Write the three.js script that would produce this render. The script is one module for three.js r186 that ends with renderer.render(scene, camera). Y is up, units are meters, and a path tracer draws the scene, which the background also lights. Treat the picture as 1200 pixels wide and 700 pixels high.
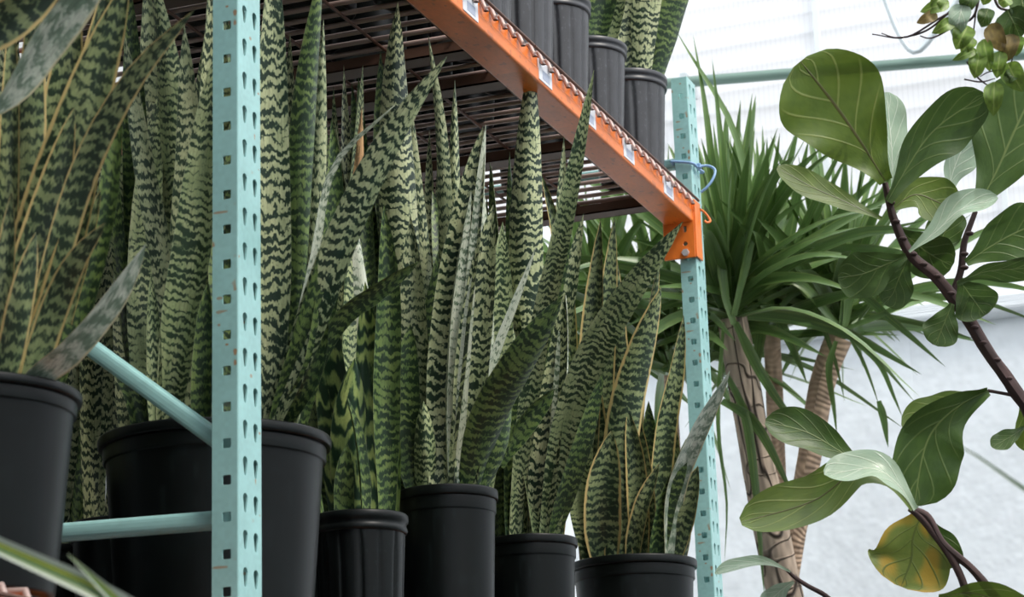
import * as THREE from 'three';
import { mergeGeometries } from 'three/addons/utils/BufferGeometryUtils.js';
import { RoundedBoxGeometry } from 'three/addons/geometries/RoundedBoxGeometry.js';

const V3 = (x, y, z) => new THREE.Vector3(x, y, z);
const D2R = Math.PI / 180;

// ---------------------------------------------------------------- camera
// x runs along the rack away from the camera, z towards the aisle, y up; the origin lies on the near post.
const FOCAL = 2725.9, YAW = 0.35926, PITCH = 0.26430, ROLL = -0.03280;
const CAM = V3(-2.7691, -1.2595, 1.4616);
const FW = V3(Math.cos(PITCH) * Math.cos(YAW), Math.sin(PITCH), -Math.cos(PITCH) * Math.sin(YAW));
const R0 = FW.clone().cross(V3(0, 1, 0)).normalize(), U0 = R0.clone().cross(FW);
const RT = R0.clone().multiplyScalar(Math.cos(ROLL)).addScaledVector(U0, Math.sin(ROLL));
const UP = R0.clone().multiplyScalar(-Math.sin(ROLL)).addScaledVector(U0, Math.cos(ROLL));
const scene = new THREE.Scene();
const camera = new THREE.PerspectiveCamera(2 * Math.atan(350 / FOCAL) / D2R, 1200 / 700, 0.1, 100);
camera.position.copy(CAM);
camera.quaternion.setFromRotationMatrix(new THREE.Matrix4().makeBasis(RT, UP, FW.clone().negate()));
camera.focus = 4.3; camera.userData.fStop = 11;
camera.updateMatrixWorld();

// ---------------------------------------------------------------- sky (overcast) and the soft sun behind it
{
  const W = 64, H = 32, data = new Float32Array(W * H * 4);
  for (let j = 0; j < H; j++) for (let i = 0; i < W; i++) {
    const el = ((j + 0.5) / H - 0.5) * Math.PI, s = Math.max(0, Math.sin(el));
    const l = el < 0 ? 0.25 : 0.85 + 0.3 * s, k = (j * W + i) * 4;
    data[k] = l * 0.955; data[k + 1] = l * 0.985; data[k + 2] = l * 1.03; data[k + 3] = 1;
  }
  const sky = new THREE.DataTexture(data, W, H, THREE.RGBAFormat, THREE.FloatType);
  sky.mapping = THREE.EquirectangularReflectionMapping; sky.magFilter = sky.minFilter = THREE.LinearFilter;
  sky.needsUpdate = true;
  scene.background = sky; scene.environment = sky;
}
const sun = new THREE.DirectionalLight(0xfff6ea, 1.15);
sun.position.set(-1.2, 6.5, 5.2); sun.target.position.set(1.2, -0.4, 0);
sun.castShadow = true; sun.shadow.radius = 28; sun.shadow.mapSize.set(2048, 2048);
Object.assign(sun.shadow.camera, { left: -5, right: 5, top: 5, bottom: -5, near: 0.5, far: 30 });
scene.add(sun, sun.target);

const renderer = new THREE.WebGLRenderer({ antialias: true });
renderer.toneMapping = THREE.LinearToneMapping;
renderer.toneMappingExposure = 2.12;
renderer.shadowMap.enabled = true;

// ---------------------------------------------------------------- helpers
function ray(x, y) { return FW.clone().addScaledVector(RT, (x - 600) / FOCAL).addScaledVector(UP, (350 - y) / FOCAL); }
const at = (x, y, d) => CAM.clone().addScaledVector(ray(x, y), d);           // pixel + depth along the lens axis -> point
function onX(x, y, X) { const r = ray(x, y); return CAM.clone().addScaledVector(r, (X - CAM.x) / r.x); }
function rng(seed) { let a = seed >>> 0; return () => { a = (a + 0x6D2B79F5) >>> 0; let t = a; t = Math.imul(t ^ (t >>> 15), t | 1); t ^= t + Math.imul(t ^ (t >>> 7), t | 61); return ((t ^ (t >>> 14)) >>> 0) / 4294967296; }; }
const lerp = (a, b, t) => a + (b - a) * t, clamp = (x, a = 0, b = 1) => Math.min(b, Math.max(a, x));
const smooth = (a, b, x) => { const t = clamp((x - a) / (b - a)); return t * t * (3 - 2 * t); };
function noise2(seed) {                                                     // value noise, tileable in y with period py
  const h = (x, y) => { let n = Math.imul(x, 374761393) + Math.imul(y, 668265263) + Math.imul(seed, 1442695041); n = Math.imul(n ^ (n >>> 13), 1274126177); return ((n ^ (n >>> 16)) >>> 0) / 4294967296; };
  return (x, y, py = 1e9) => { const xi = Math.floor(x), yi = Math.floor(y), fx = x - xi, fy = y - yi, u = fx * fx * (3 - 2 * fx), v = fy * fy * (3 - 2 * fy);
    const a = ((yi % py) + py) % py, b = (((yi + 1) % py) + py) % py;
    return lerp(lerp(h(xi, a), h(xi + 1, a), u), lerp(h(xi, b), h(xi + 1, b), u), v); };
}
function makeTex(W, H, fn, srgb = true) {
  const d = new Uint8Array(W * H * 4);
  for (let j = 0; j < H; j++) for (let i = 0; i < W; i++) {
    const c = fn((i + 0.5) / W, (j + 0.5) / H), k = (j * W + i) * 4;
    d[k] = clamp(c[0], 0, 255); d[k + 1] = clamp(c[1], 0, 255); d[k + 2] = clamp(c[2], 0, 255); d[k + 3] = 255;
  }
  const t = new THREE.DataTexture(d, W, H); t.wrapS = t.wrapT = THREE.RepeatWrapping;
  t.magFilter = THREE.LinearFilter; t.minFilter = THREE.LinearMipmapLinearFilter; t.generateMipmaps = true;
  if (srgb) t.colorSpace = THREE.SRGBColorSpace; t.needsUpdate = true; return t;
}
const mix3 = (a, b, t) => [lerp(a[0], b[0], t), lerp(a[1], b[1], t), lerp(a[2], b[2], t)];
const taken = new Map();
function numbered(n) { const k = taken.get(n) ?? 0; taken.set(n, k + 1); return k ? n + '_' + String(k).padStart(3, '0') : n; }
function shadows(o) { o.castShadow = true; o.receiveShadow = true; return o; }
function mesh(name, geo, mat, parent) { const m = shadows(new THREE.Mesh(geo, mat)); m.name = name; if (parent) parent.add(m); return m; }
function thing(name, label, category, pos, group) {
  const g = new THREE.Group(); g.name = numbered(name); g.userData = { label, category }; if (group) g.userData.group = group;
  if (pos) g.position.copy(pos); scene.add(g); return g;
}
function struct(name, geo, mat) { const m = mesh(numbered(name), geo, mat, scene); m.userData = { kind: 'structure' }; return m; }
function local(geo, g) { return geo.translate(-g.position.x, -g.position.y, -g.position.z); }   // world-space geometry under a group
const box = (x0, x1, y0, y1, z0, z1) => new THREE.BoxGeometry(x1 - x0, y1 - y0, z1 - z0).translate((x0 + x1) / 2, (y0 + y1) / 2, (z0 + z1) / 2);
const tube = (pts, r, seg = 12, rad = 8) => new THREE.TubeGeometry(new THREE.CatmullRomCurve3(pts, false, 'centripetal'), seg, r, rad, false);
function rod(a, b, r, rad = 10) { const d = b.clone().sub(a), g = new THREE.CylinderGeometry(r, r, d.length(), rad); g.applyQuaternion(new THREE.Quaternion().setFromUnitVectors(V3(0, 1, 0), d.clone().normalize())); return g.translate((a.x + b.x) / 2, (a.y + b.y) / 2, (a.z + b.z) / 2); }
function lathe(profile, seg = 48) { return new THREE.LatheGeometry(profile.map(([r, y]) => new THREE.Vector2(r, y)), seg); }
// a limb: a tube whose radius follows radii[], with small swellings
function limb(pts, radii, seg = 24, rad = 10, bump = 0, rings = 0, seed = 1) {
  const c = new THREE.CatmullRomCurve3(pts, false, 'centripetal'), fr = c.computeFrenetFrames(seg), n = noise2(seed), P = [], UV = [], I = [], len = c.getLength();
  for (let i = 0; i <= seg; i++) {
    const t = i / seg, p = c.getPointAt(t), f = t * (radii.length - 1), k = Math.min(radii.length - 2, Math.floor(f)), r0 = lerp(radii[k], radii[k + 1], f - k);
    for (let j = 0; j <= rad; j++) {
      const a = j / rad * Math.PI * 2, r = r0 * (1 + bump * (n((j % rad) * 1.7, t * len * 30) - 0.5) * 2 + (rings ? 0.05 * Math.sin(t * rings * 6.283) : 0));
      const q = p.clone().addScaledVector(fr.normals[i], Math.cos(a) * r).addScaledVector(fr.binormals[i], Math.sin(a) * r);
      P.push(q.x, q.y, q.z); UV.push(j / rad, t * len);
      if (i < seg && j < rad) { const b = i * (rad + 1) + j; I.push(b, b + rad + 1, b + 1, b + 1, b + rad + 1, b + rad + 2); }
    }
  }
  const g = new THREE.BufferGeometry(); g.setAttribute('position', new THREE.Float32BufferAttribute(P, 3)); g.setAttribute('uv', new THREE.Float32BufferAttribute(UV, 2)); g.setIndex(I); g.computeVertexNormals(); return g;
}
// ---- leaves: a ribbon along a spine, channelled, tapered, twisted, wavy; th > 0 gives it two skins
const PROFILES = {
  snake: (t) => lerp(0.56, 1, smooth(0, 0.42, t)) * (t < 0.42 ? 1 : Math.pow(Math.max(0, 1 - Math.pow((t - 0.42) / 0.58, 2.9)), 0.9)) + 0.012,
  strap: (t) => lerp(0.55, 1, smooth(0, 0.25, t)) * Math.pow(1 - Math.pow(t, 2.6), 0.9) + 0.01,
  fig: (t) => { const w = 0.13 + 0.87 * Math.pow(smooth(-0.02, 0.68, t), 0.85); return t < 0.66 ? w : Math.sqrt(Math.max(0.0004, 1 - Math.pow((t - 0.66) / 0.345, 2.2))); },
  heart: (t) => t < 0.3 ? Math.sqrt(Math.max(0.01, 1 - Math.pow((0.3 - t) / 0.302, 2))) : Math.pow(1 - Math.pow((t - 0.3) / 0.7, 1.5), 0.85) + 0.01,
};
function blade(pts, w, o = {}) {
  const { seg = 14, cols = 4, yaw = 0, tw = 0, curl = 0.25, th = 0, prof = 'snake', lobe = 0, wave = 0, waves = 3, texLen = 0.5, voff = 0, uvUnit = false, face = null } = o;
  const c = new THREE.CatmullRomCurve3(pts, false, 'centripetal'), len = c.getLength(), P = [], UV = [], I = [], sides = th > 0 ? 2 : 1, row = cols + 1;
  for (let side = 0; side < sides; side++) for (let i = 0; i <= seg; i++) {
    const t = i / seg, p = c.getPointAt(t), T = c.getTangentAt(t);
    const F = face ? face.clone() : CAM.clone().sub(p); F.addScaledVector(T, -F.dot(T)).normalize().applyAxisAngle(T, (yaw + tw * t) * D2R);
    const S = T.clone().cross(F), h = w / 2 * PROFILES[prof](t);
    for (let j = 0; j <= cols; j++) {
      const s = j / cols * 2 - 1, off = curl * h * (s * s - 0.3) + wave * w * Math.sin(t * waves * 6.283 + (s > 0 ? 1.3 : 0)) * s * s + (side ? -1 : 1) * th * 0.5 * (1 - s * s) * (1 - t * 0.6);
      const q = p.clone().addScaledVector(S, h * s * (1 + lobe * Math.sin(t * 13 + voff * 6 + (s > 0 ? 1.9 : 0)) * smooth(0.05, 0.4, t))).addScaledVector(F, off);
      P.push(q.x, q.y, q.z); UV.push((s + 1) / 2, uvUnit ? t : len * t / texLen + voff);
      if (i < seg && j < cols) { const b = side * (seg + 1) * row + i * row + j; if (side) I.push(b, b + row, b + 1, b + 1, b + row, b + row + 1); else I.push(b, b + 1, b + row, b + 1, b + row + 1, b + row); }
    }
  }
  const g = new THREE.BufferGeometry(); g.setAttribute('position', new THREE.Float32BufferAttribute(P, 3)); g.setAttribute('uv', new THREE.Float32BufferAttribute(UV, 2)); g.setIndex(I); g.computeVertexNormals(); return g;
}

// ---------------------------------------------------------------- materials
const std = (o) => new THREE.MeshStandardMaterial(o), phys = (o) => new THREE.MeshPhysicalMaterial(o);
// snake plant leaf: wavy dark cross bands on a grey-green ground, fine streaks along the leaf, some with a straw margin
function snakeTex(seed, { light, mid, dark, bands = 13, cover = 0.5, amp = 0.5, soft = 0.34, margin = null, mw = 0.09, blotch = 0.35, rag = 1 }) {
  const n = noise2(seed), m = noise2(seed + 31);
  return makeTex(128, 1024, (u, v) => {
    const e = Math.min(u, 1 - u);
    const zig = Math.abs(((u * 2 + 0.5 + 0.4 * (n(v * 6, 3) - 0.5) + 4) % 1) - 0.5) * 1.1 * amp + (n(u * 9, v * bands * 1.3, Math.round(bands * 1.3)) - 0.5) * 0.55 + (n(u * 26, v * 120, 120) - 0.5) * 0.4 * rag + (n(u * 1.3, v * 7, 7) - 0.5) * 1.1;
    const ph = v * bands + zig, b = 0.5 + 0.5 * Math.sin(ph * 6.283);
    const gaps = 0.8 * (n(u * 3.2 + 9, v * bands * 0.6, Math.round(bands * 0.6)) - 0.5) + 0.45 * rag * (m(u * 18, v * 130, 130) - 0.5) + 0.5 * (m(u * 1.5 + 5, v * 5, 5) - 0.5);
    const t = smooth(cover - soft, cover + soft, b + gaps);
    let c = mix3(light, mid, clamp(blotch * 2 * m(u * 4, v * 16, 16)));
    c = mix3(c, dark, t);
    const streak = 1 + 0.16 * (m(u * 46, v * 7, 7) - 0.5) + 0.12 * (n(u * 60, v * 160, 160) - 0.5);
    c = [c[0] * streak, c[1] * streak * 0.99, c[2] * streak * 0.96];
    if (margin) { const k = 1 - smooth(mw * 0.55, mw, e + 0.03 * (n(v * 40, 7) - 0.5)); c = mix3(c, margin, k); }
    else c = mix3(c, [172, 176, 148], 0.5 * (1 - smooth(0.0, 0.025, e)));
    return c;
  });
}
const MARGIN = [206, 182, 122];
const leafMat = (seed, o, rough = 0.42) => std({ map: snakeTex(seed, o), roughness: rough, side: THREE.DoubleSide });
const LM = {
  band: leafMat(3, { light: [194, 200, 162], mid: [146, 160, 122], dark: [42, 62, 46], bands: 30, cover: 0.62 }),
  band2: leafMat(11, { light: [186, 196, 152], mid: [132, 152, 108], dark: [44, 66, 46], bands: 38, cover: 0.6, amp: 0.7 }),
  zig: leafMat(17, { light: [202, 208, 168], mid: [154, 166, 126], dark: [36, 56, 42], bands: 27, cover: 0.6, amp: 0.85, soft: 0.26 }),
  green: leafMat(23, { light: [128, 148, 88], mid: [86, 112, 64], dark: [38, 60, 40], bands: 32, cover: 0.55, blotch: 0.5 }),
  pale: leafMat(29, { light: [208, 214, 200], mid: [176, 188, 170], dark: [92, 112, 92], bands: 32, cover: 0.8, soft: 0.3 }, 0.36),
  bold: leafMat(41, { light: [178, 194, 122], mid: [120, 150, 84], dark: [28, 58, 38], bands: 11, cover: 0.45, amp: 0.6, soft: 0.4, rag: 0.3 }),
  laurentii: leafMat(43, { light: [152, 164, 120], mid: [106, 126, 88], dark: [40, 58, 44], bands: 28, cover: 0.48, soft: 0.38, margin: MARGIN, mw: 0.09 }),
  mottled: leafMat(53, { light: [150, 164, 136], mid: [108, 126, 98], dark: [44, 66, 54], bands: 16, cover: 0.5, soft: 0.5, margin: [196, 190, 150], mw: 0.05 }, 0.38),
  paintedSheen: leafMat(61, { light: [206, 214, 204], mid: [172, 186, 172], dark: [112, 134, 118], bands: 14, cover: 0.6, soft: 0.6, margin: [204, 196, 158], mw: 0.05 }, 0.28),  // silver sky sheen put into the leaf colour
  dry: leafMat(59, { light: [206, 170, 122], mid: [186, 140, 100], dark: [120, 96, 66], bands: 5, cover: 0.7 }, 0.7),
};
{ const n = noise2(71), m = noise2(72);
  LM.strap = phys({ map: makeTex(64, 256, (u, v) => { const k = 0.86 + 0.28 * n(u * 24, v * 3, 3), e = Math.min(u, 1 - u), y = 0.35 * (1 - smooth(0.02, 0.07, e)) + 0.25 * smooth(0.72, 0.8, m(u * 5, v * 4, 4)); return mix3([100 * k, 130 * k, 72 * k], [172, 182, 104], y); }), roughness: 0.36, side: THREE.DoubleSide, transmission: 0.3 });
  LM.variegated = phys({ map: makeTex(64, 64, (u, v) => { const k = 0.9 + 0.2 * n(u * 24, v * 3, 3), x = Math.abs(u - 0.45); return mix3(mix3([84 * k, 118 * k, 52 * k], [196, 200, 70], smooth(0.1, 0.02, Math.abs(u - 0.62))), [206, 214, 198], smooth(0.26, 0.34, x)); }), roughness: 0.35, side: THREE.DoubleSide, transmission: 0.2 });
  // fiddle-leaf: pale midrib and side veins, finer net between
  const vein = (u, v) => { const x = Math.abs(u - 0.5) * 2, mid = 1 - smooth(0.012, 0.04, x * (0.4 + v)); const q = (v - x * 0.42) * 4.6 + 0.25 * (u > 0.5 ? 1 : 0), f = Math.abs(q - Math.round(q)); const side = (1 - smooth(0.02, 0.075, f)) * smooth(1.02, 0.75, x) * (q > 0.2 ? 1 : 0); return [mid, side * 0.75, Math.max(mid, side * 0.75)]; };
  const figMap = (seed, c0, c1, cv, yellow = 0, cm = cv) => { const a = noise2(seed); return makeTex(256, 256, (u, v) => { const [vm, vs, k] = vein(u, v), t = a(u * 5, v * 7) * 0.6 + a(u * 22, v * 26) * 0.4; let c = mix3(c0, c1, t); if (yellow) c = mix3(c, [186, 152, 54], yellow * smooth(0.45, 0.75, a(u * 4 + 3, v * 5) * 0.7 + 0.45 * Math.abs(u - 0.5)) * (1 - k)); return mix3(mix3(c, cv, vs * 0.8), cm, vm * 0.85); }); };
  const bumpT = makeTex(256, 256, (u, v) => { const k = 120 + 110 * vein(u, v)[2] + 26 * (n(u * 40, v * 44) - 0.5); return [k, k, k]; }, false);
  const fig = (map, rough, tr) => phys({ map, bumpMap: bumpT, bumpScale: 0.0016, roughness: rough, transmission: tr, side: THREE.DoubleSide });
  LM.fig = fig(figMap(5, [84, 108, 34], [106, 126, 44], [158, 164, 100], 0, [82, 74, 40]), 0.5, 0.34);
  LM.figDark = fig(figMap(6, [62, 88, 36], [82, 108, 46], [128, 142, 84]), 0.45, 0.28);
  LM.figSheen = fig(figMap(7, [150, 174, 148], [172, 190, 164], [222, 228, 208]), 0.28, 0.25);  // pale sky reflection painted into the leaf colour
  LM.figYellow = fig(figMap(8, [100, 120, 48], [124, 136, 60], [92, 104, 48], 0.9), 0.5, 0.3);
  LM.vine = phys({ map: makeTex(64, 64, (u, v) => { const k = 0.85 + 0.3 * n(u * 9, v * 9); return mix3([122 * k, 150 * k, 62 * k], [170, 184, 110], 1 - smooth(0.01, 0.05, Math.abs(u - 0.5))); }), roughness: 0.45, transmission: 0.35, side: THREE.DoubleSide });
  LM.vineRed = phys({ map: makeTex(64, 64, (u, v) => { const k = 0.85 + 0.3 * n(u * 9, v * 9); return [140 * k, 120 * k, 72 * k]; }), roughness: 0.5, transmission: 0.3, side: THREE.DoubleSide });
}
const nA = noise2(101), nB = noise2(102), nC = noise2(103);
const M = {
  teal: std({ map: makeTex(512, 512, (u, v) => { const k = 0.95 + 0.06 * nA(u * 9, v * 9, 9) + 0.05 * (nB(u * 90, v * 90, 90) - 0.5), s = smooth(0.86, 0.9, nC(u * 40, v * 52, 52)) * smooth(0.6, 0.75, nA(u * 7 + 3, v * 7, 7)); return mix3([154 * k, 200 * k, 198 * k], [158, 112, 80], s * 0.8); }), roughness: 0.3 }),
  orange: std({ map: makeTex(512, 256, (u, v) => { const k = 0.93 + 0.12 * nA(u * 12, v * 6, 6) + 0.05 * (nC(u * 120, v * 60, 60) - 0.5), s = smooth(0.84, 0.9, nB(u * 60, v * 30, 30)) * 0.25; return mix3([234 * k, 124 * k, 48 * k], [120, 66, 44], s); }), roughness: 0.34 }),
  wire: std({ color: 0xb49c94, roughness: 0.38, metalness: 0.25 }),
  wireDark: std({ color: 0x5e4033, roughness: 0.5, metalness: 0.2 }),
  support: std({ color: 0x5c4234, roughness: 0.55, metalness: 0.2 }),
  zinc: std({ color: 0xd9dbdd, roughness: 0.35, metalness: 0.5 }),
  pot: phys({ specularIntensity: 0.5, map: makeTex(256, 256, (u, v) => { const k = 13 + 6 * nA(u * 12, v * 12, 12) + 16 * smooth(0.74, 0.95, nB(u * 60, v * 40, 40)) * nC(u * 5, v * 5, 5); return [k * 0.8, k * 1.05, k * 1.05]; }), roughness: 0.36 }),
  potSheen: std({ map: makeTex(256, 256, (u, v) => { const k = 46 + 12 * nA(u * 10, v * 10, 10) + 26 * smooth(0.72, 0.95, nB(u * 70, v * 46, 46)) * nC(u * 5, v * 5, 5); return [k * 0.97, k, k * 1.07]; }), roughness: 0.36 }),  // black plastic whose sky sheen is put into a grey colour
  soil: std({ map: makeTex(128, 128, (u, v) => { const k = 38 + 40 * nA(u * 40, v * 40); return [k * 1.1, k * 0.9, k * 0.7]; }), roughness: 1 }),
  label: std({ color: 0xd9dce2, roughness: 0.5 }),
  labelPrint: std({ color: 0xa7b0c2, roughness: 0.5 }),
  tie: phys({ color: 0x8fb4dc, roughness: 0.3, transmission: 0.2 }),
  wall: std({ map: makeTex(512, 512, (u, v) => { const k = 226 + 12 * nA(u * 6, v * 6, 6) + 10 * (nB(u * 60, v * 60, 60) - 0.5); return [k * 0.955, k * 0.98, k]; }), bumpMap: makeTex(512, 512, (u, v) => { const k = 128 + 90 * (nA(u * 34, v * 34, 34) - 0.5) + 60 * (nC(u * 90, v * 90, 90) - 0.5) + 60 * (nB(u * 9, v * 9, 9) - 0.5); return [k, k, k]; }, false), bumpScale: 0.0035, roughness: 0.9 }),
  floor: std({ map: makeTex(512, 512, (u, v) => { const k = 66 + 22 * nA(u * 9, v * 9, 9) + 20 * (nB(u * 90, v * 90, 90) - 0.5); return [k * 1.02, k, k * 0.95]; }), roughness: 0.9 }),
  sheet: phys({ map: makeTex(256, 32, (u) => { const f = Math.abs(((u * 32) % 1) - 0.5); const k = 238 - 14 * smooth(0.38, 0.5, f); return [k, k, k * 1.01]; }), roughness: 1, transmission: 0.38, side: THREE.DoubleSide }),
  frame: std({ color: 0xdfe5e6, roughness: 0.5 }),
  pipe: std({ color: 0x6f877c, roughness: 0.35, metalness: 0.3 }),
  galv: std({ color: 0xc4ccce, roughness: 0.35, metalness: 0.5 }),
  barkRough: std({ map: makeTex(256, 512, (u, v) => { const c = Math.max(1 - smooth(0.0, 0.05, Math.abs(nA(u * 9, v * 7, 7) - 0.5)), 0.7 - smooth(0, 0.05, Math.abs(nB(u * 5, v * 22, 22) - 0.5))), k = 0.8 + 0.4 * nC(u * 30, v * 20, 20); return mix3([158 * k, 142 * k, 126 * k], [48, 40, 34], c); }), bumpMap: makeTex(256, 512, (u, v) => { const k = 220 - 190 * Math.max(1 - smooth(0.0, 0.07, Math.abs(nA(u * 9, v * 7, 7) - 0.5)), 0.7 - smooth(0, 0.06, Math.abs(nB(u * 5, v * 22, 22) - 0.5))) + 40 * (nC(u * 30, v * 40, 40) - 0.5); return [k, k, k]; }, false), bumpScale: 0.012, roughness: 0.95 }),
  barkRing: std({ map: makeTex(128, 512, (u, v) => { const r = 0.5 + 0.5 * Math.sin((v * 64 + nA(u * 4, v * 20, 20) * 1.6) * 6.283), k = 0.8 + 0.06 * r + 0.34 * nB(u * 16, v * 40, 40); return [172 * k, 148 * k, 126 * k]; }), bumpMap: makeTex(128, 512, (u, v) => { const r = 128 + 70 * Math.sin((v * 64 + nA(u * 4, v * 20, 20) * 1.6) * 6.283); return [r, r, r]; }, false), bumpScale: 0.004, roughness: 0.85 }),
  stem: std({ map: makeTex(128, 256, (u, v) => { const k = 0.75 + 0.5 * nA(u * 10, v * 30, 30); return [70 * k, 52 * k, 50 * k]; }), roughness: 0.75 }),
  twig: std({ color: 0x4a3a3c, roughness: 0.7 }),
};

// ---------------------------------------------------------------- setting
const FLOOR = -2.45, WALLX = 5.0, LEDGE = 0.755;
const uvScale = (g, s) => { const p = g.attributes.position, n = g.attributes.normal, u = g.attributes.uv; for (let i = 0; i < p.count; i++) { const ax = Math.abs(n.getX(i)), ay = Math.abs(n.getY(i)); if (ax > 0.5) u.setXY(i, p.getZ(i) * s, p.getY(i) * s); else if (ay > 0.5) u.setXY(i, p.getX(i) * s, p.getZ(i) * s); else u.setXY(i, p.getX(i) * s, p.getY(i) * s); } return g; };
struct('floor', uvScale(box(-5.5, WALLX + 0.25, FLOOR - 0.1, FLOOR, -1.35, 4.6), 0.5), M.floor);
struct('wall_back', uvScale(box(WALLX, WALLX + 0.25, FLOOR, LEDGE, -1.35, 4.6), 0.7), M.wall);
struct('trim_1', new RoundedBoxGeometry(0.12, 0.09, 5.75, 3, 0.03).translate(WALLX, LEDGE - 0.02, 1.625), M.wall);
struct('added_wall_left', uvScale(box(-5.4, WALLX, FLOOR, 3.6, -1.35, -1.25), 0.7), M.wall);  // unseen wall, set close behind the rack to darken its inside
struct('added_wall_front', uvScale(box(-5.5, -5.4, FLOOR, 3.6, -1.35, 4.6), 0.7), M.wall);  // unseen wall added to shut out light from behind the camera
struct('added_ceiling', uvScale(box(-5.5, -3.0, 3.6, 3.7, -1.35, 4.6), 0.7), M.wall);   // solid roof slab added out of view to shade the near end; the rest is open sky
struct('added_wall_right', uvScale(box(-5.4, WALLX, FLOOR, LEDGE, 4.5, 4.6), 0.7), M.wall);  // unseen wall added to block low sky light from the aisle
{ // translucent ribbed sheets above the masonry, each between two mullions, with thin horizontal rails
  const w = struct('window_1', box(WALLX + 0.05, WALLX + 0.1, 3.55, 3.62, -1.35, 4.6), M.frame);
  const zs = []; for (let z = -1.5; z < 4.7; z += 0.62) zs.push(z);
  for (let i = 0; i + 1 < zs.length; i++) {
    const g = new THREE.PlaneGeometry(0.6, 3.55 - LEDGE).rotateY(-Math.PI / 2).translate(WALLX + 0.08, (3.55 + LEDGE) / 2, zs[i] + 0.31);
    mesh('translucent_sheet', g, M.sheet, w);
    mesh('mullion', box(WALLX + 0.055, WALLX + 0.095, LEDGE, 3.55, zs[i] - 0.01, zs[i] + 0.01), M.frame, w);
  }
  for (let y = LEDGE + 0.07, k = 0; y < 3.5; y += 0.086, k++) mesh('rail', box(WALLX + 0.088, WALLX + 0.1, y, y + (k % 3 ? 0.008 : 0.016), -1.25, 4.6), M.frame, w);
}
{ const p = thing('support_pipe', 'green grey horizontal pipe across the translucent greenhouse wall', 'pipe', V3(WALLX - 0.06, 1.68, 0));
  const a = onX(760, 100, WALLX - 0.06), b = onX(1330, 53, WALLX - 0.06); mesh('tube', local(rod(a, b, 0.02, 16), p), M.pipe, p);
  for (const t of [0.08, 0.9]) { const q = a.clone().lerp(b, t); mesh('bracket', local(box(q.x - 0.02, WALLX + 0.06, q.y - 0.03, q.y + 0.03, q.z - 0.012, q.z + 0.012), p), M.galv, p); } }
{ const p = thing('bent_conduit', 'bent pale metal tube hanging before the translucent wall', 'tube', onX(1060, 55, WALLX - 0.12));
  const pts = [[1020, -60], [1038, 0], [1055, 42], [1066, 58], [1074, 61], [1083, 54], [1094, 40], [1118, 6], [1150, -44]].map(([x, y]) => onX(x, y, WALLX - 0.12));
  mesh('tube', local(tube(pts, 0.011, 40, 10), p), M.galv, p); }

// ---------------------------------------------------------------- rack
const PITCH_H = 0.0508, TOP = 0.708, BAY = 2.322, RACKZ = -0.95;
const rackNotes = { paint: M.teal };
function plateHoles(shape, holes) { for (const h of holes) shape.holes.push(h); return new THREE.ExtrudeGeometry(shape, { depth: 0.0026, bevelEnabled: false, curveSegments: 6 }); }
function rect(x0, x1, y0, y1) { const s = new THREE.Shape(); s.moveTo(x0, y0); s.lineTo(x1, y0); s.lineTo(x1, y1); s.lineTo(x0, y1); s.closePath(); return s; }
function square(cx, cy, h) { const p = new THREE.Path(), r = 0.0016; p.moveTo(cx - h + r, cy - h); p.lineTo(cx + h - r, cy - h); p.lineTo(cx + h, cy - h + r); p.lineTo(cx + h, cy + h - r); p.lineTo(cx + h - r, cy + h); p.lineTo(cx - h + r, cy + h); p.lineTo(cx - h, cy + h - r); p.lineTo(cx - h, cy - h + r); p.closePath(); return p; }
function teardrop(cx, cy) { const p = new THREE.Path(), R = 0.0068, r = 0.0028; const pts = []; for (let a = -20; a <= 200; a += 27.5) pts.push([cx + R * Math.cos(a * D2R), cy + 0.006 + R * Math.sin(a * D2R)]); for (let a = 200; a <= 340; a += 35) pts.push([cx + r * Math.cos(a * D2R), cy - 0.0115 + r * Math.sin(a * D2R)]); p.moveTo(...pts[0]); for (const q of pts.slice(1)) p.lineTo(...q); p.closePath(); return p; }
// an upright post, local x 0..0.07 along the rack, z -0.02..0.018, holes on the 50.8 mm pitch
let postGeo = null;
function makePost() {
  if (postGeo) return postGeo;
  const rows = []; for (let i = -13; i <= 47; i++) rows.push(-i * PITCH_H);
  const y0 = FLOOR, y1 = TOP;
  const side = plateHoles(rect(-0.020, 0.015, y0, y1), rows.filter((y) => y > y0 + 0.03 && y < y1 - 0.02).map((y) => square(0, y, 0.0067)));   // shape (z, y)
  const s1 = side.clone().rotateY(-Math.PI / 2).translate(0.0026, 0, 0), s2 = side.clone().rotateY(-Math.PI / 2).translate(0.07, 0, 0);
  const front = plateHoles(rect(0.003, 0.067, y0, y1), rows.filter((y) => y > y0 + 0.04 && y < y1 - 0.04).flatMap((y) => [teardrop(0.0195, y + 0.0215), teardrop(0.0505, y + 0.0215)])).translate(0, 0, 0.018 - 0.0026);
  const corner = (sx) => { const g = new THREE.CylinderGeometry(0.003, 0.003, y1 - y0, 12, 1, true).translate(sx, (y0 + y1) / 2, 0.015); return g.toNonIndexed(); };
  const lipA = box(0, 0.016, y0, y1, -0.0226, -0.02).toNonIndexed(), lipB = box(0.054, 0.07, y0, y1, -0.0226, -0.02).toNonIndexed();
  postGeo = mergeGeometries([s1, s2, front, corner(0.003), corner(0.067), lipA, lipB].map((g) => { const q = g.index ? g.toNonIndexed() : g; return q; }));
  const p = postGeo.attributes.position, n = postGeo.attributes.normal, u = postGeo.attributes.uv;
  for (let i = 0; i < p.count; i++) u.setXY(i, (Math.abs(n.getX(i)) > 0.5 ? p.getZ(i) + 0.3 : p.getX(i)) * 2, p.getY(i) * 2);
  return postGeo;
}
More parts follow.
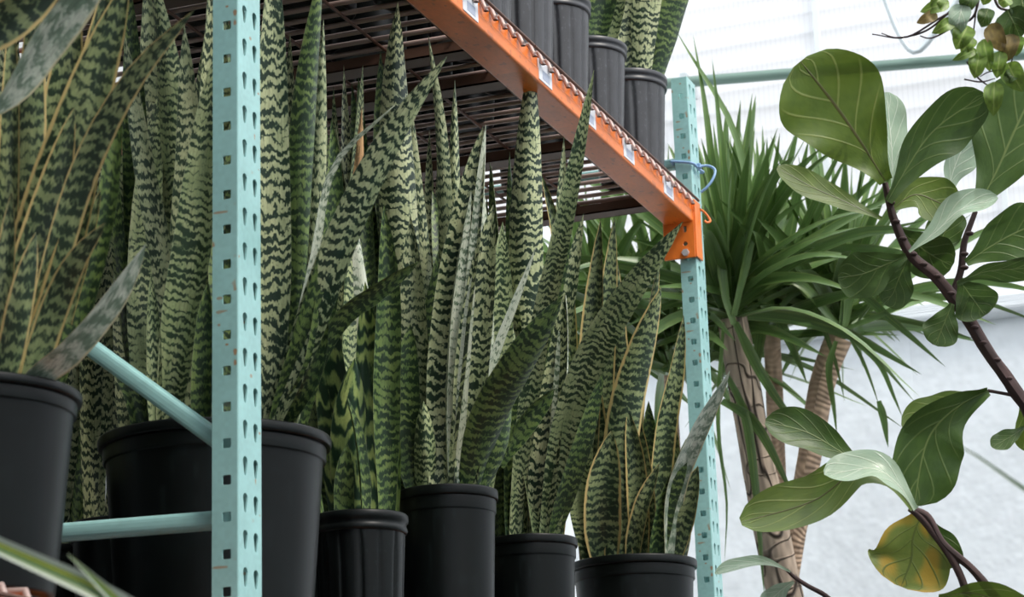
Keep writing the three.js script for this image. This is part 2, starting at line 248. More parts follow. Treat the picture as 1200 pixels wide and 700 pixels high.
function channel(a, b, w, d) {                                               // bracing strut: rounded C section from a to b, lip side up
  const len = a.distanceTo(b), s = new THREE.Shape(), r = 0.0095; s.moveTo(-w / 2 + r, -d / 2); s.lineTo(w / 2 - r, -d / 2); s.quadraticCurveTo(w / 2, -d / 2, w / 2, -d / 2 + r); s.lineTo(w / 2, d / 2 - r); s.quadraticCurveTo(w / 2, d / 2, w / 2 - r, d / 2); s.lineTo(-w / 2 + r, d / 2); s.quadraticCurveTo(-w / 2, d / 2, -w / 2, d / 2 - r); s.lineTo(-w / 2, -d / 2 + r); s.quadraticCurveTo(-w / 2, -d / 2, -w / 2 + r, -d / 2);
  const g = new THREE.ExtrudeGeometry(s, { depth: len, bevelEnabled: false, curveSegments: 4 });
  const z = b.clone().sub(a).normalize(), x = V3(1, 0, 0), y = z.clone().cross(x);
  return g.applyMatrix4(new THREE.Matrix4().makeBasis(x, y, z).setPosition(a));
}
function uprightFrame(X, label, braces) {
  const g = thing('rack_upright_frame', label, 'rack frame', V3(X, 0, 0), 'teal rack frames');
  mesh('post', makePost(), M.teal, g);
  const rear = mesh('post', makePost(), M.teal, g); rear.scale.z = -1; rear.position.z = RACKZ;
  for (const [ya, yb, za = -0.02, zb = RACKZ + 0.02] of braces) mesh(ya === yb || Math.abs(ya - yb) < 0.02 ? 'horizontal_brace' : 'diagonal_brace', channel(V3(0.036, ya, za), V3(0.036, yb, zb), 0.03, 0.025), M.teal, g);
  for (const z of [0, RACKZ]) mesh('base_plate', box(-0.02, 0.09, FLOOR, FLOOR + 0.008, z - 0.05, z + 0.05), M.teal, g);
  return g;
}
uprightFrame(0, 'teal punched rack post with braces, standing before the biggest black pot', [[-0.708, -0.690], [-0.605, 0.09], [-1.42, -0.74], [-1.46, -1.46], [-1.5, -2.2], [-2.25, -2.25], [0.62, 0.62], [0.13, 0.58]]);
uprightFrame(BAY, 'teal punched rack post bolted to the end of the orange beam', [[0.503, 0.503], [-0.72, -0.72], [-0.66, -0.1], [-0.78, -1.42], [-1.46, -1.46], [-2.25, -2.25]]);
// orange step beam: rounded box section with a ledge, connector plates with slot, hole and bolt at both ends
function beam(x0, x1, yb, front, label, name = 'rack_beam', labels = []) {
  const s = front ? 1 : -1, zf = front ? 0.018 : RACKZ - 0.018, g = thing(name, label, 'beam', V3((x0 + x1) / 2, yb, zf));
  const sh = new THREE.Shape(), W = 0.072, H = 0.056, r = 0.006, st = 0.026;   // (z inwards, y)
  sh.moveTo(r, 0); sh.lineTo(W - r, 0); sh.quadraticCurveTo(W, 0, W, r); sh.lineTo(W, H - 0.02 - r); sh.quadraticCurveTo(W, H - 0.02, W - r, H - 0.02); sh.lineTo(st + 0.004, H - 0.02); sh.lineTo(st, H - 0.016); sh.lineTo(st, H - 0.004); sh.quadraticCurveTo(st, H, st - 0.004, H); sh.lineTo(0.007, H); sh.quadraticCurveTo(0.003, H, 0.003, H - 0.004); sh.lineTo(0.003, 0.031); sh.quadraticCurveTo(0.0005, 0.03, 0, 0.026); sh.lineTo(0, r); sh.quadraticCurveTo(0, 0, r, 0);
  const e = new THREE.ExtrudeGeometry(sh, { depth: x1 - x0 - 0.024, bevelEnabled: false, curveSegments: 5 });
  const mtx = new THREE.Matrix4().makeBasis(V3(0, 0, -s), V3(0, 1, 0), V3(s, 0, 0));
  e.applyMatrix4(mtx).translate(s > 0 ? -(x1 - x0) / 2 + 0.012 : (x1 - x0) / 2 - 0.012, 0, 0);
  const u = e.attributes.uv, p = e.attributes.position; for (let i = 0; i < p.count; i++) u.setXY(i, p.getX(i), p.getY(i) * 4 + p.getZ(i) * 4);
  mesh('box_section', e, M.orange, g);
  for (const end of [-1, 1]) {
    const xe = end * ((x1 - x0) / 2 - 0.0115), plate = new THREE.Shape(); plate.moveTo(-0.001, -0.086); plate.lineTo(0.074, -0.086); plate.lineTo(0.074, 0.052); plate.lineTo(-0.001, 0.056); plate.closePath();
    const slot = new THREE.Path(); slot.moveTo(0.0165, -0.008); slot.lineTo(0.0255, -0.008); slot.lineTo(0.0245, -0.024); slot.lineTo(0.0175, -0.024); slot.closePath(); plate.holes.push(slot);
    const hole = new THREE.Path(); hole.absellipse(0.022, -0.052, 0.006, 0.006, 0, 6.283, false); plate.holes.push(hole);
    const pg = new THREE.ExtrudeGeometry(plate, { depth: 0.0045, bevelEnabled: true, bevelSize: 0.0007, bevelThickness: 0.0007, bevelSegments: 1 }).applyMatrix4(mtx).translate(xe - s * 0.0022, 0, 0);
    const cp = mesh('connector_plate', pg, M.orange, g);
    const fl = new RoundedBoxGeometry(0.048, 0.142, 0.005, 2, 0.002).translate(xe + end * 0.0225, -0.015, s * 0.0035); mesh('connector_flange', fl, M.orange, cp);
    const b = new THREE.CylinderGeometry(0.0088, 0.0098, 0.008, 6).rotateZ(Math.PI / 2).translate(xe - end * 0.005, -0.074, -s * 0.022); mesh('bolt', b, M.zinc, cp);
  }
  for (const X of labels) { const l = mesh('sticker', box(X - (x0 + x1) / 2, X + 0.074 - (x0 + x1) / 2, 0.006, 0.049, -0.002, 0.0012).translate(0, 0, 0), M.label, g); mesh('barcode', box(X + 0.02 - (x0 + x1) / 2, X + 0.06 - (x0 + x1) / 2, 0.012, 0.03, 0.001, 0.0016), M.labelPrint, l); }
  return g;
}
const YB = 0.338, YL = -0.937;
beam(0.07, BAY, YB, true, 'orange steel rack beam with white stickers above the snake plants', 'rack_beam', [0.87, 1.264, 1.53, 1.789, 2.079]);
beam(0.07, BAY, YB, false, 'rear orange beam under the upper wire shelf', 'rack_beam');
beam(0.07, BAY, YL, true, 'lower front beam carrying the shelf of large black pots', 'rack_beam');
beam(0.07, BAY, YL, false, 'lower rear beam behind the large black pots', 'rack_beam');
beam(-BAY + 0.07, 0, YL, true, 'orange beam under the smooth pot left of the near post', 'rack_beam');
beam(-BAY + 0.07, 0, YL, false, 'rear orange beam of the neighbouring lower shelf', 'rack_beam');
beam(-BAY + 0.07, 0, YB, true, 'orange beam of the added unseen upper shelf that shades the smooth pot', 'rack_beam');  // upper shelf added out of view to shade the left pot
beam(-BAY + 0.07, 0, YB, false, 'rear orange beam of the added unseen upper shelf', 'rack_beam');
uprightFrame(-BAY, 'added unseen teal rack frame holding the shading upper shelf', [[-0.72, -0.72], [-1.46, -1.46], [-0.66, 0.1], [-1.42, -0.74], [0.62, 0.62]]);  // unseen frame added to carry the shading shelf
// wire deck: cross wires with a waterfall end over the front beam, long wires, support channels
function wireDeck(x0, x1, yb, label) {
  const g = thing('wire_deck', label, 'wire shelf', V3((x0 + x1) / 2, yb + 0.058, RACKZ / 2), 'wire shelf decks'), y = yb + 0.061;
  const path = [V3(0, y, RACKZ - 0.01), V3(0, y, -0.3), V3(0, y, -0.03), V3(0, y + 0.003, 0.002), V3(0, y + 0.002, 0.014), V3(0, y - 0.005, 0.0235), V3(0, y - 0.016, 0.0265), V3(0, yb + 0.036, 0.0265)];
  const cw = tube(path, 0.0054, 34, 8);
  for (let x = x0 + 0.022, k = 0; x < x1 - 0.01; x += 0.0483, k++) { const m = mesh('cross_wire', cw, M.wire, g); m.position.set(x - g.position.x, -g.position.y, -g.position.z); }
  const lw = rod(V3(x0, 0, 0), V3(x1, 0, 0), 0.0032, 8);
  for (const [yy, z] of [[y - 0.0125, 0.035], [y - 0.0075, -0.1], [y - 0.0075, -0.24], [y - 0.0075, -0.38], [y - 0.0075, -0.52], [y - 0.0075, -0.66], [y - 0.0075, -0.8], [y - 0.0075, RACKZ + 0.03]]) { const m = mesh('long_wire', lw, M.wireDark, g); m.position.set(-g.position.x, yy - g.position.y, z - g.position.z); }
  const n = 3; for (let i = 0; i < n; i++) { const x = lerp(x0 + 0.12, x1 - 0.06, i / (n - 1)); const c = mergeGeometries([box(x - 0.024, x + 0.024, y - 0.034, y - 0.031, RACKZ + 0.04, -0.04), box(x - 0.024, x - 0.021, y - 0.034, y - 0.011, RACKZ + 0.04, -0.04), box(x + 0.021, x + 0.024, y - 0.034, y - 0.011, RACKZ + 0.04, -0.04)]); mesh('support_channel', local(c, g), M.support, g); }
  return g;
}
wireDeck(0.075, 1.195, YB, 'brownish wire deck on the upper beams beside the near post');
wireDeck(1.2, 2.305, YB, 'brownish wire deck on the upper beams beside the bolted far post');
wireDeck(0.075, 1.195, YL, 'lower wire deck under the biggest black pot');
wireDeck(1.2, 2.305, YL, 'lower wire deck under the pots beside the far post');
wireDeck(-1.6, -0.47, YL, 'brown wire deck edge under the smooth pot in front of the teal braces');
wireDeck(-0.42, -0.02, YL, 'short added wire deck under the shading pots beside the near post');  // deck added to carry unseen pots that shade the gap
wireDeck(-1.2, -0.01, YB, 'wire deck of the added unseen upper shelf that shades the smooth pot');  // both decks of this upper shelf are added for shade
wireDeck(-2.24, -1.21, YB, 'wire deck at the far side of the added unseen upper shelf');
{ // pale blue plastic tie round the far post
  const g = thing('cable_tie', 'pale blue plastic tie looped round the far teal post', 'cable tie', V3(BAY, 0.49, 0.02)), y = 0.485;
  const p1 = [V3(BAY - 0.006, y + 0.012, -0.03), V3(BAY - 0.006, y + 0.006, 0.0), V3(BAY - 0.004, y, 0.022), V3(BAY + 0.03, y - 0.004, 0.026), V3(BAY + 0.074, y, 0.024), V3(BAY + 0.078, y + 0.008, -0.01), V3(BAY + 0.074, y + 0.012, -0.03), V3(BAY + 0.03, y + 0.014, -0.034), V3(BAY - 0.006, y + 0.012, -0.03)];
  mesh('band', local(tube(p1, 0.0034, 60, 6), g), M.tie, g);
  const p2 = [V3(BAY + 0.02, y - 0.002, 0.027), V3(BAY + 0.03, y, 0.05), V3(BAY + 0.03, y - 0.012, 0.066), V3(BAY + 0.02, y - 0.036, 0.064), V3(BAY + 0.012, y - 0.058, 0.05), V3(BAY + 0.01, y - 0.07, 0.034)];
  mesh('tail', local(tube(p2, 0.0034, 40, 6), g), M.tie, g);
  mesh('lock', local(new RoundedBoxGeometry(0.014, 0.012, 0.01, 2, 0.002).translate(BAY + 0.022, y, 0.03), g), M.tie, g);
}
{ const g = thing('safety_clip', 'small orange wire clip beside the bolted connector plate', 'clip', V3(BAY + 0.05, 0.36, 0.03));
  mesh('wire', local(tube([V3(BAY + 0.03, 0.38, 0.024), V3(BAY + 0.045, 0.376, 0.03), V3(BAY + 0.05, 0.364, 0.038), V3(BAY + 0.05, 0.353, 0.042), V3(BAY + 0.045, 0.349, 0.036), V3(BAY + 0.042, 0.354, 0.03)], 0.003, 30, 6), g), M.orange, g); }

// ---------------------------------------------------------------- pots
const plants = {};
// smooth nursery pot: thick lip, collar, step, tapered wall; ribbed nursery pot: two rings and fluted wall
function fluted(R, r, h0, h1, n, depth) {
  const seg = n * 8, rows = 6, P = [], UV = [], I = [];
  for (let i = 0; i <= rows; i++) for (let j = 0; j <= seg; j++) {
    const t = i / rows, a = j / seg * 6.28319, q = Math.abs(Math.sin(a * n / 2)), rr = lerp(R, r, t) * (1 - depth * smooth(0.55, 0.0, q) * smooth(0, 0.18, t));
    P.push(Math.cos(a) * rr, lerp(h0, h1, t), Math.sin(a) * rr); UV.push(j / seg * 3, t);
    if (i < rows && j < seg) { const b = i * (seg + 1) + j; I.push(b, b + 1, b + seg + 1, b + 1, b + seg + 2, b + seg + 1); }
  }
  const g = new THREE.BufferGeometry(); g.setAttribute('position', new THREE.Float32BufferAttribute(P, 3)); g.setAttribute('uv', new THREE.Float32BufferAttribute(UV, 2)); g.setIndex(I); g.computeVertexNormals(); return g;
}
function pot(g, R, H, kind, mat) {                                          // g.position is the centre of the pot's foot
  const p = new THREE.Group(); p.name = 'pot'; g.add(p);
  const base = R * 0.8, k = R / 0.18, body = R * 0.925;
  if (kind === 'ribbed') {
    mesh('wall', fluted(R * 0.93, base, H * 0.9, 0.012, 14, 0.06), mat, p);
    mesh('rim', lathe([[R * 0.93, H * 0.88], [R * 0.97, H * 0.885], [R * 0.985, H * 0.9], [R * 0.97, H * 0.918], [R * 0.955, H * 0.925], [R * 0.96, H * 0.945], [R * 0.995, H * 0.952], [R, H * 0.972], [R * 0.995, H * 0.992], [R * 0.97, H], [R * 0.93, H], [R * 0.92, H * 0.99], [R * 0.9, H * 0.9], [R * 0.89, H * 0.8]], 64), mat, p);
    mesh('foot', lathe([[0.001, 0.01], [base * 0.8, 0.01], [base * 0.86, 0], [base * 0.95, 0], [base, 0.012]], 48), mat, p);
  } else {
    mesh('wall', lathe([[0.001, 0.008], [base * 0.82, 0.008], [base * 0.86, 0], [base * 0.96, 0], [base, 0.01 * k], [lerp(base, body, 0.5), H * 0.44], [body, H * 0.885], [R * 0.945, H * 0.89]], 72), mat, p);
    mesh('collar', lathe([[R * 0.942, H * 0.887], [R * 0.953, H * 0.893], [R * 0.957, H * 0.945], [R * 0.95, H * 0.955]], 72), mat, p);
    mesh('rim', lathe([[R * 0.95, H * 0.952], [R * 0.985, H * 0.952], [R * 0.997, H * 0.958], [R, H * 0.97], [R, H * 0.99], [R * 0.992, H * 0.998], [R * 0.975, H], [R * 0.945, H], [R * 0.93, H * 0.99], [R * 0.9, H * 0.8]], 72), mat, p);
  }
  mesh('soil', new THREE.CircleGeometry(R * 0.91, 40).rotateX(-Math.PI / 2).translate(0, H * 0.86, 0), M.soil, p);
}
function pottedPlant(key, c, R, deckY, kind, mat, label, group, name = 'potted_snake_plant') {
  const g = thing(name, label, 'snake plant', V3(c[0], deckY, c[2]), group), H = c[1] - deckY;
  pot(g, R, H, kind, mat);
  const d = V3(c[0], c[1], c[2]).sub(CAM).dot(FW);
  return plants[key] = { g, c: V3(...c), R, H, d };
}
const DECK = YL + 0.067, UDECK = YB + 0.067;
pottedPlant('P0', [-0.452, -0.621, -0.113], 0.138, DECK, 'smooth', M.pot, 'yellow-edged snake plant in smooth black pot, in front of the teal braces');
pottedPlant('P1', [0.341, -0.524, -0.2], 0.178, DECK, 'smooth', M.pot, 'snake plant in the widest black pot, behind the near teal post');
pottedPlant('P2', [0.66, -0.603, -0.105], 0.08, DECK, 'ribbed', M.pot, 'dark blotched snake plant in a small ribbed black pot');
pottedPlant('P3', [1.06, -0.498, -0.114], 0.0925, DECK, 'smooth', M.pot, 'tall pale-banded snake plant in the smooth pot beside the ribbed one');
pottedPlant('P4', [1.49, -0.525, -0.116], 0.093, DECK, 'smooth', M.pot, 'snake plant whose long leaf crosses in front of the orange beam');
pottedPlant('P5', [2.127, -0.486, -0.11], 0.141, DECK, 'smooth', M.pot, 'yellow-edged snake plant in wide pot beside the far teal post');
pottedPlant('U1', [2.16, 0.657, -0.082], 0.0945, UDECK, 'ribbed', M.potSheen, 'ribbed pot with painted grey sheen and broad banded leaves, nearest the far post on the upper shelf', 'pots on the upper shelf');
pottedPlant('U2', [1.875, 0.637, -0.082], 0.089, UDECK, 'ribbed', M.potSheen, 'second ribbed pot with painted grey sheen from the far post on the upper shelf', 'pots on the upper shelf');
pottedPlant('U3', [1.65, 0.660, -0.084], 0.085, UDECK, 'ribbed', M.potSheen, 'third ribbed pot with painted grey sheen from the far post on the upper shelf', 'pots on the upper shelf');
pottedPlant('U4', [1.425, 0.72, -0.095], 0.1, UDECK, 'ribbed', M.potSheen, 'fourth and taller ribbed pot with painted grey sheen from the far post on the upper shelf', 'pots on the upper shelf');
pottedPlant('U5', [1.2, 0.70, -0.1], 0.1, UDECK, 'ribbed', M.potSheen, 'fifth ribbed pot with painted grey sheen from the far post on the upper shelf', 'pots on the upper shelf');

// ---------------------------------------------------------------- snake plant leaves
// a leaf seen in the photograph: pixel spine from the pot rim to the tip, width in pixels, at its plant's distance
let leafNo = 0;
function skyYaw(pts) {                                                      // the turn about its spine that shows a leaf's face to the aisle and the sky
  const m = pts[pts.length >> 1], T = pts[pts.length - 1].clone().sub(pts[0]).normalize(), F = CAM.clone().sub(m); F.addScaledVector(T, -F.dot(T)).normalize();
  let best = -9, yaw = 0; for (let a = -50; a <= 50; a += 10) { const q = F.clone().applyAxisAngle(T, a * D2R).dot(V3(0, 0.55, 0.83)); if (q > best) { best = q; yaw = a; } }
  return yaw;
}
function leaf(key, px, wpx, style, o = {}) {
  const { d, g } = plants[key], { near = 0, tip = near, root = true, ...rest } = o, k = leafNo++;
  const lim = plants[key].R * 0.62;
  const pts = px.map(([x, y], i) => { const t = i / (px.length - 1); return at(x, y, d + (root ? lerp(clamp(near, -lim, lim), lerp(near, tip, t), Math.min(1, t * 1.6)) : lerp(near, tip, t))); });
  if (root) { const c = plants[key].c, b = pts[0]; const q = V3(b.x - c.x, 0, b.z - c.z), l = q.length(), m = plants[key].R * 0.74; if (l > m) { q.multiplyScalar(m / l); b.x = c.x + q.x; b.z = c.z + q.z; } b.y = Math.min(b.y, c.y - 0.004); pts.unshift(V3(lerp(b.x, c.x, 0.12), b.y - 0.05, lerp(b.z, c.z, 0.12))); }
  const r = rng(900 + k);
  if (style === 'pale' || style === 'paintedSheen') { rest.yaw = skyYaw(pts); rest.tw = 0; }
  const geo = blade(pts, wpx * (d + near) / FOCAL, { th: 0.004, seg: 16, cols: 6, curl: lerp(0.25, 0.8, r()) * (r() < 0.3 ? -1 : 1), yaw: lerp(-22, 22, r()), tw: lerp(-18, 18, r()), voff: r(), wave: 0.02, waves: 2 + 2 * r(), ...rest });
  return mesh('leaf', local(geo, g), LM[style], g);
}
// further leaves of a plant that stand behind those
function fill(key, n, seed, styles, { len = [0.5, 0.8], w = [0.035, 0.05], maxY = 0.3, lean = 0.16 } = {}) {
  const { c, R, g } = plants[key], r = rng(seed);
  for (let i = 0; i < n; i++) {
    const a = r() * 6.283, q = R * 0.75 * Math.sqrt(r()), b = V3(c.x + Math.cos(a) * q, c.y - 0.06, c.z + Math.sin(a) * q);
    let L = lerp(...len, r()); L = Math.min(L, maxY - b.y - 0.02 * r());
    const la = r() * 6.283, l = lean * r(), dir = V3(Math.cos(la) * l, 1, Math.sin(la) * l), bow = V3(r() - 0.5, 0, r() - 0.5).multiplyScalar(0.07);
    const pts = [0, 0.35, 0.7, 1].map((t) => b.clone().addScaledVector(dir, L * t).addScaledVector(bow, Math.sin(t * 3.14)));
    mesh('leaf', local(blade(pts, lerp(...w, r()), { th: 0.004, seg: 12, cols: 4, curl: lerp(0.25, 0.8, r()), yaw: lerp(-55, 55, r()), tw: lerp(-40, 40, r()), voff: r() }), g), LM[styles[Math.floor(r() * styles.length)]], g);
  }
}
{ const A = (px, w, s, o) => leaf('P0', px, w, s, o);
  A([[45, 458], [82, 408], [125, 360], [171, 286]], 48, 'paintedSheen', { near: -0.09, yaw: -20, tw: 0, curl: 0.3 });
  A([[40, 455], [68, 350], [92, 300], [124, 261]], 34, 'laurentii', { near: -0.06, tip: -0.1 });
  A([[6, 455], [42, 290], [92, 140], [152, -30]], 64, 'laurentii', { near: -0.02, yaw: 8 });
  A([[30, 455], [60, 320], [105, 180], [160, 85], [229, 10]], 36, 'laurentii', { near: -0.05, tip: -0.12, yaw: 25 });
  A([[40, 455], [78, 300], [104, 200], [123, 124]], 36, 'laurentii', { near: -0.03 });
  A([[-8, 440], [36, 310], [66, 210], [87, 126]], 46, 'laurentii', { near: -0.06 });
  A([[150, -70], [95, -10], [52, 48], [16, 104], [-12, 140]], 54, 'paintedSheen', { near: -0.16, root: false, yaw: 20, tw: 0 });
  A([[-60, 70], [-10, 35], [30, 5], [80, -40]], 52, 'laurentii', { near: -0.2, root: false });
  A([[50, 300], [92, 140], [128, 45], [152, -40]], 30, 'mottled', { near: 0.0, root: false });
  A([[-2, 455], [8, 300], [12, 150], [14, 0]], 26, 'laurentii', { near: 0.02 });
  A([[25, 455], [30, 290], [36, 130], [42, -30]], 40, 'laurentii', { near: 0.06 });
  A([[8, 455], [26, 350], [42, 272]], 34, 'laurentii', { near: -0.1 });
  A([[-10, 450], [4, 340], [14, 225]], 28, 'laurentii', { near: -0.08 });
  A([[80, 380], [100, 290], [118, 222]], 16, 'laurentii', { near: 0.03, root: false });
  A([[60, 455], [84, 200], [110, 80], [128, -30]], 46, 'laurentii', { near: 0.08 });
  A([[70, 455], [105, 330], [126, 230], [142, 90]], 26, 'green', { near: 0.05 });
  A([[5, 455], [60, 200], [80, 60], [84, -40]], 50, 'laurentii', { near: 0.08 });
}
{ const A = (px, w, s, o) => leaf('P1', px, w, s, o);
  A([[217, 505], [194, 330], [168, 190], [146, 40]], 27, 'band', { near: -0.05 });
  A([[222, 505], [212, 300], [200, 120], [178, -40]], 42, 'band2', { near: 0.03 });
  A([[228, 505], [216, 330], [222, 180], [216, 30]], 36, 'band', { near: -0.02 });
  A([[199, 505], [211, 390], [230, 270], [254, 60]], 46, 'band2', { near: -0.09, yaw: -8 });
  A([[240, 505], [246, 300], [247, 100], [250, -30]], 34, 'zig', { near: 0.02 });
  A([[183, 505], [180, 400], [177, 320]], 18, 'band2', { near: -0.1 });
  A([[170, 505], [150, 445], [112, 402]], 26, 'green', { near: -0.08 });
  A([[237, 505], [240, 430], [244, 330]], 27, 'green', { near: -0.12 });
  A([[176, 505], [166, 330], [160, 160], [152, -20]], 34, 'green', { near: 0.08 });
  A([[160, 505], [150, 400], [136, 260], [128, 120]], 22, 'green', { near: 0.03, yaw: 50 });
  A([[190, 505], [184, 300], [176, 120], [170, -30]], 44, 'band', { near: 0.1 });
  A([[262, 505], [258, 300], [254, 120], [246, -30]], 42, 'band', { near: 0.08 });
  A([[318, 505], [321, 350], [319, 150], [321, -70]], 40, 'zig', { near: -0.1, yaw: 0, tw: 4 });
  A([[332, 505], [350, 350], [356, 150], [377, -40]], 34, 'green', { near: -0.02 });
  A([[348, 505], [364, 350], [374, 200], [379, 22]], 17, 'band', { near: -0.05 });
  A([[326, 505], [355, 410], [402, 280], [460, 160], [524, 66]], 40, 'zig', { near: -0.12, tip: -0.2, yaw: -15, tw: 0 });
  A([[333, 505], [365, 310], [392, 192], [462, 124]], 15, 'pale', { near: -0.12 });
  A([[356, 505], [368, 430], [379, 322]], 25, 'green', { near: -0.13 });
  A([[340, 505], [364, 370], [383, 268]], 24, 'band', { near: -0.06 });
  A([[332, 505], [350, 400], [374, 320], [394, 236]], 25, 'green', { near: -0.14, yaw: 30 });
  A([[345, 505], [385, 330], [392, 190], [388, 140]], 28, 'green', { near: 0.08 });
  A([[300, 505], [300, 300], [298, 100], [290, -30]], 44, 'band2', { near: 0.02 });
  A([[352, 505], [398, 300], [418, 220], [424, 125]], 18, 'dry', { near: 0.1 });
}
{ const A = (px, w, s, o) => leaf('P2', px, w, s, o);
  A([[402, 600], [396, 500], [384, 400], [388, 320]], 46, 'bold', { near: 0.04 });
  A([[414, 600], [410, 530], [416, 420]], 44, 'bold', { near: -0.03, yaw: 5 });
  A([[440, 600], [432, 470], [428, 330]], 32, 'bold', { near: 0.0 });
  A([[452, 600], [452, 450], [455, 340], [450, 240]], 32, 'green', { near: -0.03, yaw: 15 });
  A([[440, 598], [436, 420], [424, 320], [414, 248]], 32, 'pale', { near: 0.03, yaw: 12 });
  A([[404, 600], [404, 560], [407, 520]], 24, 'green', { near: -0.06 });
  A([[372, 430], [398, 374], [442, 340], [490, 307]], 25, 'green', { near: -0.16, tip: -0.2, root: false, yaw: 30 });
  A([[427, 600], [420, 520], [407, 465]], 18, 'green', { near: -0.05, yaw: 45 });
  A([[460, 600], [459, 500], [458, 380]], 22, 'bold', { near: 0.02 });
  A([[386, 600], [384, 520], [376, 420]], 26, 'green', { near: 0.05 });
}
{ const A = (px, w, s, o) => leaf('P3', px, w, s, o);
  A([[492, 575], [476, 400], [466, 220], [463, 90], [466, 2]], 46, 'zig', { near: 0.05, yaw: 0, tw: 5 });
  A([[490, 575], [486, 390], [481, 253]], 34, 'band', { near: -0.02 });
  A([[515, 575], [522, 300], [516, 150], [502, 42]], 20, 'band', { near: -0.02 });
  A([[526, 575], [531, 330], [533, 94]], 18, 'zig', { near: 0.02 });
  A([[518, 575], [528, 400], [546, 270], [566, 148]], 46, 'zig', { near: -0.06, yaw: -10, tw: 0 });
  A([[538, 575], [550, 400], [562, 260], [569, 146]], 24, 'pale', { near: -0.065, yaw: 20 });
  A([[505, 575], [508, 430], [519, 280]], 40, 'green', { near: 0.0 });
  A([[499, 575], [498, 520], [496, 470]], 26, 'band2', { near: -0.08 });
  A([[527, 575], [527, 450], [536, 330], [552, 225]], 24, 'pale', { near: -0.075 });
  A([[546, 575], [554, 430], [568, 310], [578, 240]], 40, 'zig', { near: -0.07, yaw: 0 });
  A([[553, 575], [574, 490], [616, 415], [660, 346]], 46, 'green', { near: -0.1, tip: -0.2, yaw: 25 });
  A([[568, 575], [584, 510], [592, 430]], 34, 'green', { near: -0.05, yaw: 20 });
  A([[553, 575], [574, 430], [602, 355], [628, 290]], 18, 'pale', { near: -0.06 });
  A([[576, 575], [584, 400], [589, 260]], 34, 'band2', { near: 0.03 });
  A([[479, 575], [474, 480], [481, 380]], 38, 'green', { near: -0.06 });
  A([[566, 575], [572, 400], [567, 222]], 18, 'pale', { near: 0.0 });
  A([[484, 575], [460, 300], [448, 170], [446, 60]], 30, 'green', { near: 0.1 });
  A([[470, 575], [440, 330], [425, 200], [420, 90]], 24, 'green', { near: 0.12 });
  A([[500, 575], [494, 330], [486, 220], [482, 125]], 26, 'band', { near: 0.08 });
}
{ const A = (px, w, s, o) => leaf('P4', px, w, s, o);
  A([[622, 632], [616, 420], [617, 260], [623, 60]], 42, 'zig', { near: 0.03, yaw: 0, tw: 3 });
  A([[603, 632], [624, 430], [660, 260], [696, 82]], 26, 'band2', { near: -0.12, tip: -0.32, yaw: 20 });
  A([[602, 632], [610, 490], [632, 390], [668, 292]], 34, 'green', { near: -0.08 });
  A([[622, 632], [628, 500], [640, 400], [652, 330]], 32, 'pale', { near: -0.04 });
  A([[632, 632], [638, 540], [648, 450], [662, 345]], 36, 'zig', { near: -0.06, yaw: 0 });
  A([[642, 632], [664, 500], [698, 405], [745, 330], [800, 260]], 40, 'band2', { near: -0.08, tip: -0.2, yaw: 12, tw: 0 });
  A([[650, 632], [680, 525], [707, 436]], 26, 'green', { near: -0.12, yaw: 35 });
  A([[583, 545], [612, 500], [650, 456]], 25, 'green', { near: -0.14, root: false, yaw: 30 });
  A([[591, 632], [592, 540], [602, 430]], 26, 'green', { near: 0.0 });
  A([[590, 632], [585, 380], [574, 190]], 18, 'green', { near: 0.1 });
  A([[600, 632], [600, 360], [597, 178]], 17, 'green', { near: 0.05 });
  A([[650, 632], [654, 350], [661, 160]], 20, 'band', { near: 0.08 });
  A([[662, 632], [666, 410], [652, 270], [633, 200]], 22, 'laurentii', { near: 0.06 });
  A([[648, 632], [660, 450], [663, 346]], 30, 'pale', { near: -0.05, yaw: 15 });
  A([[612, 632], [608, 520], [600, 380], [588, 270]], 28, 'zig', { near: 0.02 });
  A([[632, 632], [652, 420], [668, 330], [684, 250]], 28, 'band', { near: 0.03 });
  A([[638, 632], [645, 560], [640, 450]], 26, 'band2', { near: -0.03 });
}
{ const A = (px, w, s, o) => leaf('P5', px, w, s, o);
  A([[702, 660], [706, 450], [720, 256]], 28, 'laurentii', { near: 0.02 });
  A([[690, 660], [694, 420], [704, 258]], 30, 'laurentii', { near: -0.02 });
  A([[722, 660], [733, 490], [754, 405], [775, 336]], 42, 'laurentii', { near: -0.1, yaw: 12 });
  A([[742, 660], [748, 450], [763, 370], [773, 300]], 18, 'laurentii', { near: 0.0 });
  A([[768, 660], [780, 500], [793, 430], [801, 370]], 26, 'laurentii', { near: -0.02, tw: 40 });
  A([[786, 660], [791, 570], [818, 505], [855, 435]], 34, 'paintedSheen', { near: -0.08, tip: -0.2, yaw: -15, tw: 20 });
  A([[793, 660], [805, 600], [818, 546]], 30, 'laurentii', { near: -0.08 });
  A([[767, 660], [778, 595], [796, 545], [804, 515]], 28, 'green', { near: -0.12, yaw: 35 });
  A([[706, 660], [706, 580], [716, 505]], 44, 'laurentii', { near: -0.13 });
  A([[730, 660], [729, 560], [736, 460]], 24, 'band', { near: -0.04 });
  A([[752, 660], [746, 550], [736, 480]], 26, 'laurentii', { near: -0.1 });
  A([[760, 660], [756, 570], [738, 455]], 24, 'laurentii', { near: -0.06 });
  A([[742, 660], [752, 600], [773, 543]], 22, 'laurentii', { near: -0.12 });
  A([[683, 660], [680, 560], [692, 460]], 30, 'band2', { near: -0.06 });
  A([[716, 660], [694, 470], [682, 380]], 26, 'laurentii', { near: 0.0 });
  A([[748, 660], [726, 430], [722, 300]], 26, 'laurentii', { near: 0.05 });
  A([[774, 660], [764, 560], [760, 470]], 26, 'green', { near: 0.0 });
}
